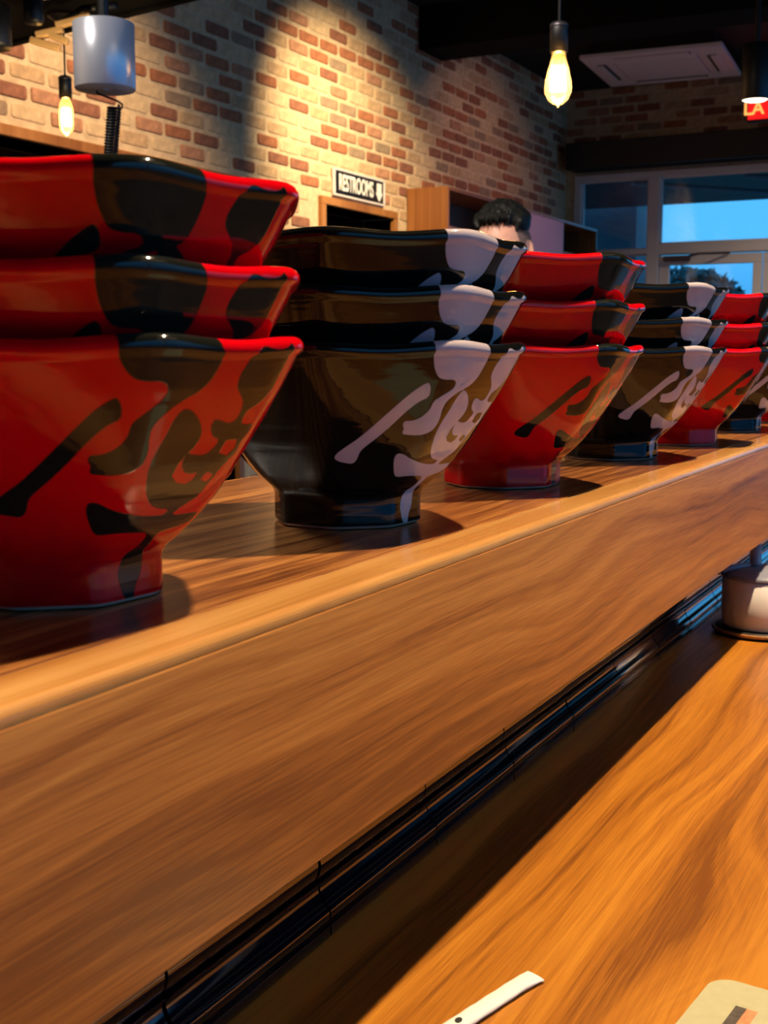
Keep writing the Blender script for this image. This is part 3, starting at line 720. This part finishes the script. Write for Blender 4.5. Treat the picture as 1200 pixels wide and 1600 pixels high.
for (px_, pz_, ln, an) in ((-18, 48, .085, 12), (-3, 57, .06, -22), (-25, 66, .095, -16), (20, 31, .11, 14), (64, 33, .04, -10)):
    m_ = bmesh.new(); add_box(m_, -.5*ln, .5*ln, -.012, .012, -.010, .010, .004)
    m_.transform(Matrix.Translation(RT*px_*.00192 + Vector((0, 0, 2.200-2.175-(pz_-50)*.00192))) @ Matrix.Rotation(math.radians(-62.5), 4, 'Z') @ Matrix.Rotation(math.radians(-an), 4, 'Y'))
    obj('slat', m_, M_pale, sl)
spot((2.72, 2.35, 1.85), (2.962, 2.64, 2.2), 12, (1, .75, .4), 60, .5, .02)  # spot without a fitting, added to brighten the slats

# ---------------------------------------------------------------- wall sign
sg = empty('restroom_sign', 'black restrooms sign with pale frame on the brick wall', 'sign', (6.577, WY-.008, 2.225))
obj('plate', box(-.305, .305, -.012, .0, -.072, .072, .003), M_black, sg)
b_ = bmesh.new()
for q in ((-.315, .315, .066, .078), (-.315, .315, -.078, -.066)): add_box(b_, q[0], q[1], -.018, 0, q[2], q[3], .002, 1)
for q in ((-.315, -.303), (.303, .315)): add_box(b_, q[0], q[1], -.018, 0, -.066, .066, .002, 1)
obj('sign_frame', b_, M_frame, sg)
def text_mesh(name, s, size, mat, parent, locn, rot, sxy=(1, 1), ext=.001):
    cu = bpy.data.curves.new(name, 'FONT'); cu.body = s; cu.size = size; cu.extrude = ext; cu.align_x = 'CENTER'; cu.align_y = 'CENTER'; cu.offset = size*.018
    to = bpy.data.objects.new('tmp', cu); C.objects.link(to); bpy.context.view_layer.update()
    me = bpy.data.meshes.new_from_object(to.evaluated_get(bpy.context.evaluated_depsgraph_get()))
    bpy.data.objects.remove(to); me.transform(Matrix.Diagonal((sxy[0], sxy[1], 1, 1))); me.name = name
    me.materials.clear(); me.materials.append(mat)
    o = bpy.data.objects.new(name, me); C.objects.link(o); o.parent = parent; o.location = locn; o.rotation_euler = rot; return o
text_mesh('lettering', 'RESTROOMS', .13, M_signw, sg, (-.045, -.0135, 0), (PI/2, 0, 0), (.58, 1.0))
b_ = bmesh.new()
pts = [(.215, .052), (.275, .052), (.275, -.005), (.292, -.005), (.245, -.058), (.198, -.005), (.215, -.005)]
f = b_.faces.new([b_.verts.new((x, -.0135, z)) for x, z in pts])
e = bmesh.ops.extrude_face_region(b_, geom=[f]); bmesh.ops.translate(b_, verts=[v for v in e['geom'] if isinstance(v, bmesh.types.BMVert)], vec=(0, .0014, 0))
bmesh.ops.recalc_face_normals(b_, faces=b_.faces)
obj('arrow', b_, M_signw, sg)

# ---------------------------------------------------------------- cabinet on the left wall
cb = empty('wooden_cabinet', 'long wooden cabinet with open niches and a pale panel coloured as if lit pink on the far brick wall', 'cabinet', (7.23, 3.3, 0))
LW = WX-7.23-.02; D = .29
obj('side_panel', box(0, .022, 0, D, 0, 2.295, .002), M_cabinet, cb)
obj('top_panel', box(.0225, LW, 0, D, 2.273, 2.295, .002), M_cabinet, cb)
obj('back_panel', box(.0225, LW, D-.012, D, .02, 2.2725), M_darkwood, cb)
obj('bottom_panel', box(.0225, LW, 0, D-.0125, .08, .10), M_cabinet, cb)
for x_ in (1.27, 2.20, LW-.02): obj('divider', box(x_, x_+.022, .003, D-.0125, .1005, 2.2725, .002), M_cabinet, cb)
for x0, x1 in ((.0225, 1.2695), (2.2225, LW-.0205)):
    for z in (.60, 1.08, 1.56, 2.03): obj('shelf', box(x0, x1, .004, D-.0125, z, z+.022, .002), M_cabinet, cb)
obj('pale_panel', box(1.2925, 2.1995, .0, .018, .1005, 2.2725, .002), M_pinklit, cb)

# ---------------------------------------------------------------- air conditioner in the ceiling
AZ = 3.34
ac = empty('ceiling_air_conditioner', 'square white cassette air conditioner in the dark ceiling', 'air conditioner', (9.28, 2.50, AZ))
ac.rotation_euler = (0, 0, math.radians(4))
W = .50
b_ = bmesh.new(); 
for (q0, q1, r0, r1) in ((-W, W, -W, -.30), (-W, W, .30, W), (-W, -.30, -.30, .30), (.30, W, -.30, .30)): add_box(b_, q0, q1, r0, r1, 0, .03, .004)
obj('panel_frame', b_, M_acw, ac)
obj('body', box(-.44, .44, -.44, .44, .031, HZ-AZ+.02), M_black, ac)
gl = obj('intake_grille', box(-.292, .292, -.292, .292, -.006, .02, .006), M_acw, ac)
obj('louvre_frame', box(-.30, .30, -.30, .30, .021, .030), M_acs, ac)
for k in range(4):
    b_ = box(-.27, .27, .36, .425, -.003, -.0003, .001, 1); b_.transform(Matrix.Rotation(k*PI/2, 4, 'Z')); o = obj('outlet_slot', b_, M_acs, ac)
    b_ = box(-.262, .262, .385, .43, -.012, -.0035, .003); b_.transform(Matrix.Rotation(k*PI/2, 4, 'Z')); obj('flap', b_, M_acw, o)

# ---------------------------------------------------------------- track head and lit sign at the right edge
th = empty('track_spotlight', 'black cylinder spotlight with lit lens beside the red sign', 'spotlight', (6.43, 1.262, 2.49))
obj('can', lathe([(.062, .01), (.066, .0), (.068, .004), (.068, .26), (.060, .27), (.0001, .27)], 40), M_black, th, True)
obj('lens', lathe([(.0001, -.004), (.050, -.002), (.0615, .004), (.0615, .010), (.0001, .010)], 40), M_lens, th, True)
obj('stem', tube([(0, 0, .27), (0, 0, HZ-2.49-.03)], .014), M_black, th)
obj('track_adapter', box(-.10, .10, -.02, .02, HZ-2.49-.03, HZ-2.49, .003), M_black, th)
ls = empty('red_lit_sign', 'red illuminated sign with orange glyphs at the right edge under the ceiling', 'sign', (9.6, 1.93, 3.055))
obj('sign_box', box(.0, .06, -.60, .01, -.10, .10, .006), M_black, ls)
obj('sign_face', box(-.006, -.0005, -.592, .002, -.085, .085, .003), M_redsign, ls)
text_mesh('lettering', 'LA', .13, M_glyph, ls, (-.008, -.04, -.01), (PI/2, 0, -PI/2), (1, 1))
obj('hanger', tube([(.03, 0, .10), (.03, 0, HZ-3.055)], .008), M_black, ls)

# ---------------------------------------------------------------- person behind the ledge
M_skin = plain('skin', (.62, .33, .24), .5, noise_amt=.06, nscale=60)
M_stub = plain('clipped_hair', (.17, .11, .09), .7, noise_amt=.35, nscale=500)
M_hair = plain('black_hair', (.006, .007, .006), .55, noise_amt=.5, nscale=150)
M_hair.node_tree.nodes['Principled BSDF'].inputs['Specular IOR Level'].default_value = .25
M_shirt = plain('black_shirt', (.012, .012, .014), .85, noise_amt=.2, nscale=80)
M_trou = plain('dark_trousers', (.02, .022, .03), .85, noise_amt=.2, nscale=80)
M_eyew = plain('eye_white', (.75, .72, .70), .2)
def person():
    root = empty('person', 'man with short black hair in black shirt standing behind the bowls, looking down', 'person', (3.46, 1.385, -.0), math.radians(182))
    # local frame: +X is the way he faces, +Y his left
    J = {'pel': (0, 0, .93, .115), 'bel': (.005, 0, 1.05, .115), 'che': (.0, 0, 1.24, .125), 'nb': (-.01, 0, 1.40, .062), 'nt': (.012, 0, 1.485, .054)}
    E_ = [('pel', 'bel'), ('bel', 'che'), ('che', 'nb'), ('nb', 'nt')]
    for s, n in ((1, 'l'), (-1, 'r')):
        J.update({n+'cl': (-.005, .10*s, 1.335, .07), n+'sh': (-.01, .175*s, 1.325, .055), n+'el': (-.02, .225*s, 1.06, .040), n+'wr': (.17, .16*s, .955, .027), n+'pa': (.235, .145*s, .945, .030),
                  n+'hp': (0, .085*s, .86, .095), n+'kn': (.02, .10*s, .48, .058), n+'an': (-.02, .11*s, .09, .038), n+'he': (-.035, .112*s, .045, .036), n+'to': (.12, .125*s, .032, .032)})
        E_ += [('che', n+'cl'), (n+'cl', n+'sh'), (n+'sh', n+'el'), (n+'el', n+'wr'), (n+'wr', n+'pa'), ('pel', n+'hp'), (n+'hp', n+'kn'), (n+'kn', n+'an'), (n+'an', n+'he'), (n+'he', n+'to')]
    keys = list(J); ix = {k: i for i, k in enumerate(keys)}
    def skin(verts, edges, root_i=0, sub=2):
        me = bpy.data.meshes.new('t'); me.from_pydata([v[:3] for v in verts], edges, [])
        o = bpy.data.objects.new('t', me); C.objects.link(o); m = o.modifiers.new('s', 'SKIN'); m.use_smooth_shade = True
        for i, v in enumerate(verts):
            r = v[3]; me.skin_vertices[0].data[i].radius = (r, r); me.skin_vertices[0].data[i].use_root = (i == root_i)
        u = o.modifiers.new('u', 'SUBSURF'); u.levels = sub; u.render_levels = sub
        bpy.context.view_layer.update()
        res = bpy.data.meshes.new_from_object(o.evaluated_get(bpy.context.evaluated_depsgraph_get()))
        bpy.data.objects.remove(o); return res
    bm = bmesh.new()
    bm.from_mesh(skin([J[k] for k in keys], [(ix[a], ix[b]) for a, b in E_], ix['pel']))
    for s in (1, -1):                       # fingers and thumb
        px, py, pz = .245, .145*s, .945
        for k, (off, ln) in enumerate(((-.030, .062), (-.010, .074), (.011, .078), (.031, .070))):
            y0 = py - s*off*-1
            fx = [(px-.02, py+off*.8, pz, .010), (px+.030, py+off, pz-.002, .0092), (px+.030+ln*.5, py+off*1.1, pz-.016, .0085), (px+.030+ln*.85, py+off*1.12, pz-.040, .0075)]
            bm.from_mesh(skin(fx, [(0, 1), (1, 2), (2, 3)]))
        fx = [(px-.035, py-.015*s, pz, .012), (px-.005, py-.048*s, pz-.006, .0105), (px+.022, py-.062*s, pz-.018, .009)]
        bm.from_mesh(skin(fx, [(0, 1), (1, 2)]))
    # head
    hb = bmesh.new(); bmesh.ops.create_uvsphere(hb, u_segments=64, v_segments=48, radius=1)
    def g(v, cx, cy, cz, s): return math.exp(-((v.x-cx)**2+(v.y-cy)**2+(v.z-cz)**2)/(s*s))
    for v in hb.verts:
        p = v.co.copy(); n = p.normalized()
        k = Vector((p.x*.096, p.y*.076, p.z*.118))
        if p.z < -.1:                       # jaw narrows to the chin
            f = (-.1-p.z)/.9; k.y *= 1-.40*f; k.x *= 1-.14*f; 
            if p.x < 0: k.x *= 1-.30*f
        if p.x < 0 and p.z > -.4: k.x *= 1.06
        k.x = min(k.x, .088)                # flatter face
        face = 1 if p.x > .2 else 0
        if face:
            q = k
            d = 0
            d += .024*math.exp(-(q.y/.011)**2-((q.z+.022)/.016)**2) + .012*math.exp(-(q.y/.008)**2-((q.z-.0)/.022)**2)
            for s in (1, -1):
                d -= .013*math.exp(-((q.y-.031*s)/.019)**2-((q.z-.004)/.013)**2)
                d += .005*math.exp(-((q.y-.032*s)/.024)**2-((q.z-.026)/.008)**2)
                d += .006*math.exp(-((q.y-.012*s)/.007)**2-((q.z+.030)/.008)**2)
                d += .004*math.exp(-((q.y-.045*s)/.022)**2-((q.z+.025)/.02)**2)
            d += .007*math.exp(-(q.y/.024)**2-((q.z+.054)/.0055)**2) + .007*math.exp(-(q.y/.021)**2-((q.z+.066)/.0055)**2)
            d -= .004*math.exp(-(q.y/.026)**2-((q.z+.060)/.002)**2)
            d += .009*math.exp(-(q.y/.022)**2-((q.z+.096)/.016)**2)
            k.x += d
        v.co = k
    for s in (1, -1):                       # ears
        eb = bmesh.new(); bmesh.ops.create_uvsphere(eb, u_segments=24, v_segments=16, radius=1)
        for v in eb.verts:
            p = v.co; rim = math.hypot(p.x, p.z)
            yy = .007*(1.2 if rim > .75 else .35+rim) * p.y
            v.co = Vector((p.x*.017-.002*p.z, yy, p.z*.031 - .004*abs(p.x)))
        M = Matrix.Translation((-.008, .077*s, -.004)) @ Matrix.Rotation(math.radians(28*s), 4, 'Z') @ Matrix.Rotation(math.radians(-8), 4, 'Y')
        eb.transform(M); merge(hb, eb)
    HM = Matrix.Translation((.030, 0, 1.536)) @ Matrix.Rotation(math.radians(8), 4, 'Y') @ Matrix.Scale(1.09, 4)
    me = bpy.data.meshes.new('h'); hb.transform(HM); hb.to_mesh(me); bm.from_mesh(me)
    body = obj('body', bm, M_skin, None, True)
    r = body.modifiers.new('r', 'REMESH'); r.mode = 'VOXEL'; r.voxel_size = .0042; r.use_smooth_shade = True
    sm = body.modifiers.new('sm', 'SMOOTH'); sm.factor = .5; sm.iterations = 2
    bpy.context.view_layer.update()
    me = bpy.data.meshes.new_from_object(body.evaluated_get(bpy.context.evaluated_depsgraph_get()))
    bpy.data.objects.remove(body)
    me.name = 'body'; me.materials.clear(); me.materials.append(M_skin); me.materials.append(M_stub)
    body = bpy.data.objects.new('body', me); C.objects.link(body); body.parent = root
    inv = HM.inverted()
    for p in me.polygons:
        q = inv @ p.center; p.use_smooth = True
        if p.center.z > 1.46 and abs(q.y) > .030 and q.z > -.002 and q.x < .048 - .25*max(0, q.z-.05) and not (abs(q.y) > .072 and q.z < .032 and q.x > -.03) or (q.x < -.03 and q.z > -.06 and p.center.z > 1.46): p.material_index = 1
    # garments: shells lifted off the body
    def shell(name, cond, off, mat):
        b_ = bmesh.new(); b_.from_mesh(me); b_.normal_update()
        kill = [f for f in b_.faces if not cond(f.calc_center_median())]
        bmesh.ops.delete(b_, geom=kill, context='FACES')
        for v in b_.verts: v.co += v.normal*(off + .002*noise.noise(v.co*18))
        return obj(name, b_, mat, root, True)
    armsplit = lambda c: abs(c.y) > .12 and c.z < 1.2 and c.z > .88
    shell('shirt', lambda c: .86 < c.z < 1.425 and not (c.x > .02 and abs(c.y) > .125 and c.z < 1.035 ) and not (c.x > .135 and c.z < 1.1), .009, M_shirt)
    shell('trousers', lambda c: .10 < c.z < .90 and c.x < .13, .008, M_trou)
    shell('shoe', lambda c: c.z < .10 and c.y > 0, .004, M_black); shell('shoe', lambda c: c.z < .10 and c.y < 0, .004, M_black)
    # hair: thick top with a ragged fringe
    b_ = bmesh.new(); bmesh.ops.create_uvsphere(b_, u_segments=96, v_segments=64, radius=1)
    kill = []
    for v in b_.verts:
        p = v.co.copy(); k = Vector((p.x*.098, p.y*.0785, p.z*.120))
        if p.x < 0: k.x *= 1.05
        k.x = min(k.x, .0925)
        lim = .50 if p.x < .3 else .50 + .42*(p.x-.3) + .07*math.sin(p.y*23+1) + .04*math.sin(p.y*51)
        t = max(0, min(1, (p.z-lim)/.18))
        th_ = .003 + .019*t + .006*t*noise.noise(k*70) + .004*t*noise.noise(k*160)
        v.co = k + p.normalized()*th_ if p.z > lim-.02 else k*.93
        if p.z <= lim-.05: kill.append(v)
    bmesh.ops.delete(b_, geom=kill, context='VERTS')
    b_.transform(HM); hair = obj('hair', b_, M_hair, root, True)
    rr_ = random.Random(3); b_ = bmesh.new()
    for i in range(1300):                    # locks combed forward
        a = rr_.uniform(-PI, PI); el = rr_.uniform(.92, 1.5)
        if abs(a) < .8 and rr_.random() < .5: el = rr_.uniform(.86, 1.0)
        n_ = Vector((math.cos(a)*math.cos(el), math.sin(a)*math.cos(el), math.sin(el)))
        p0 = Vector((min(n_.x*.11, .100), n_.y*.090, n_.z*.136)); dirv = Vector((1, rr_.uniform(-.5, .5), rr_.uniform(-.15, .25)))
        dirv = (dirv - n_*dirv.dot(n_)*.85).normalized(); ln = rr_.uniform(.018, .034)
        p1 = p0 + dirv*ln*.5 + n_*.004; p2 = p0 + dirv*ln - n_*.002 + Vector((0, 0, -.004))
        add_tube(b_, [p0 - n_*.004, p1, p2], [.0024, .0018, .0005], 4)
    b_.transform(HM); obj('lock', b_, M_hair, hair, True)['kind'] = 'stuff'
    for s in (1, -1):
        b_ = bmesh.new()
        add_tube(b_, [(.087, .014*s, .024), (.0885, .030*s, .030), (.078, .050*s, .025)], [.003, .0042, .0018], 8)
        b_.transform(HM); obj('eyebrow', b_, M_hair, root, True)
        b_ = bmesh.new(); bmesh.ops.create_uvsphere(b_, u_segments=24, v_segments=16, radius=.0118)
        b_.transform(HM @ Matrix.Translation((.0665, .031*s, .004))); ey = obj('eye', b_, M_eyew, root, True)
        b_ = bmesh.new(); bmesh.ops.create_uvsphere(b_, u_segments=16, v_segments=12, radius=.0060)
        b_.transform(HM @ Matrix.Translation((.0735, .031*s, .002))); obj('iris', b_, M_ink, ey, True)
        b_ = bmesh.new()
        add_tube(b_, [(.0745, .018*s, .0035), (.0800, .026*s, .0082), (.0795, .036*s, .0082), (.0725, .046*s, .0035)], [.0015, .0022, .0022, .0012], 8)
        b_.transform(HM); obj('eyelid', b_, M_skin, root, True)
person()
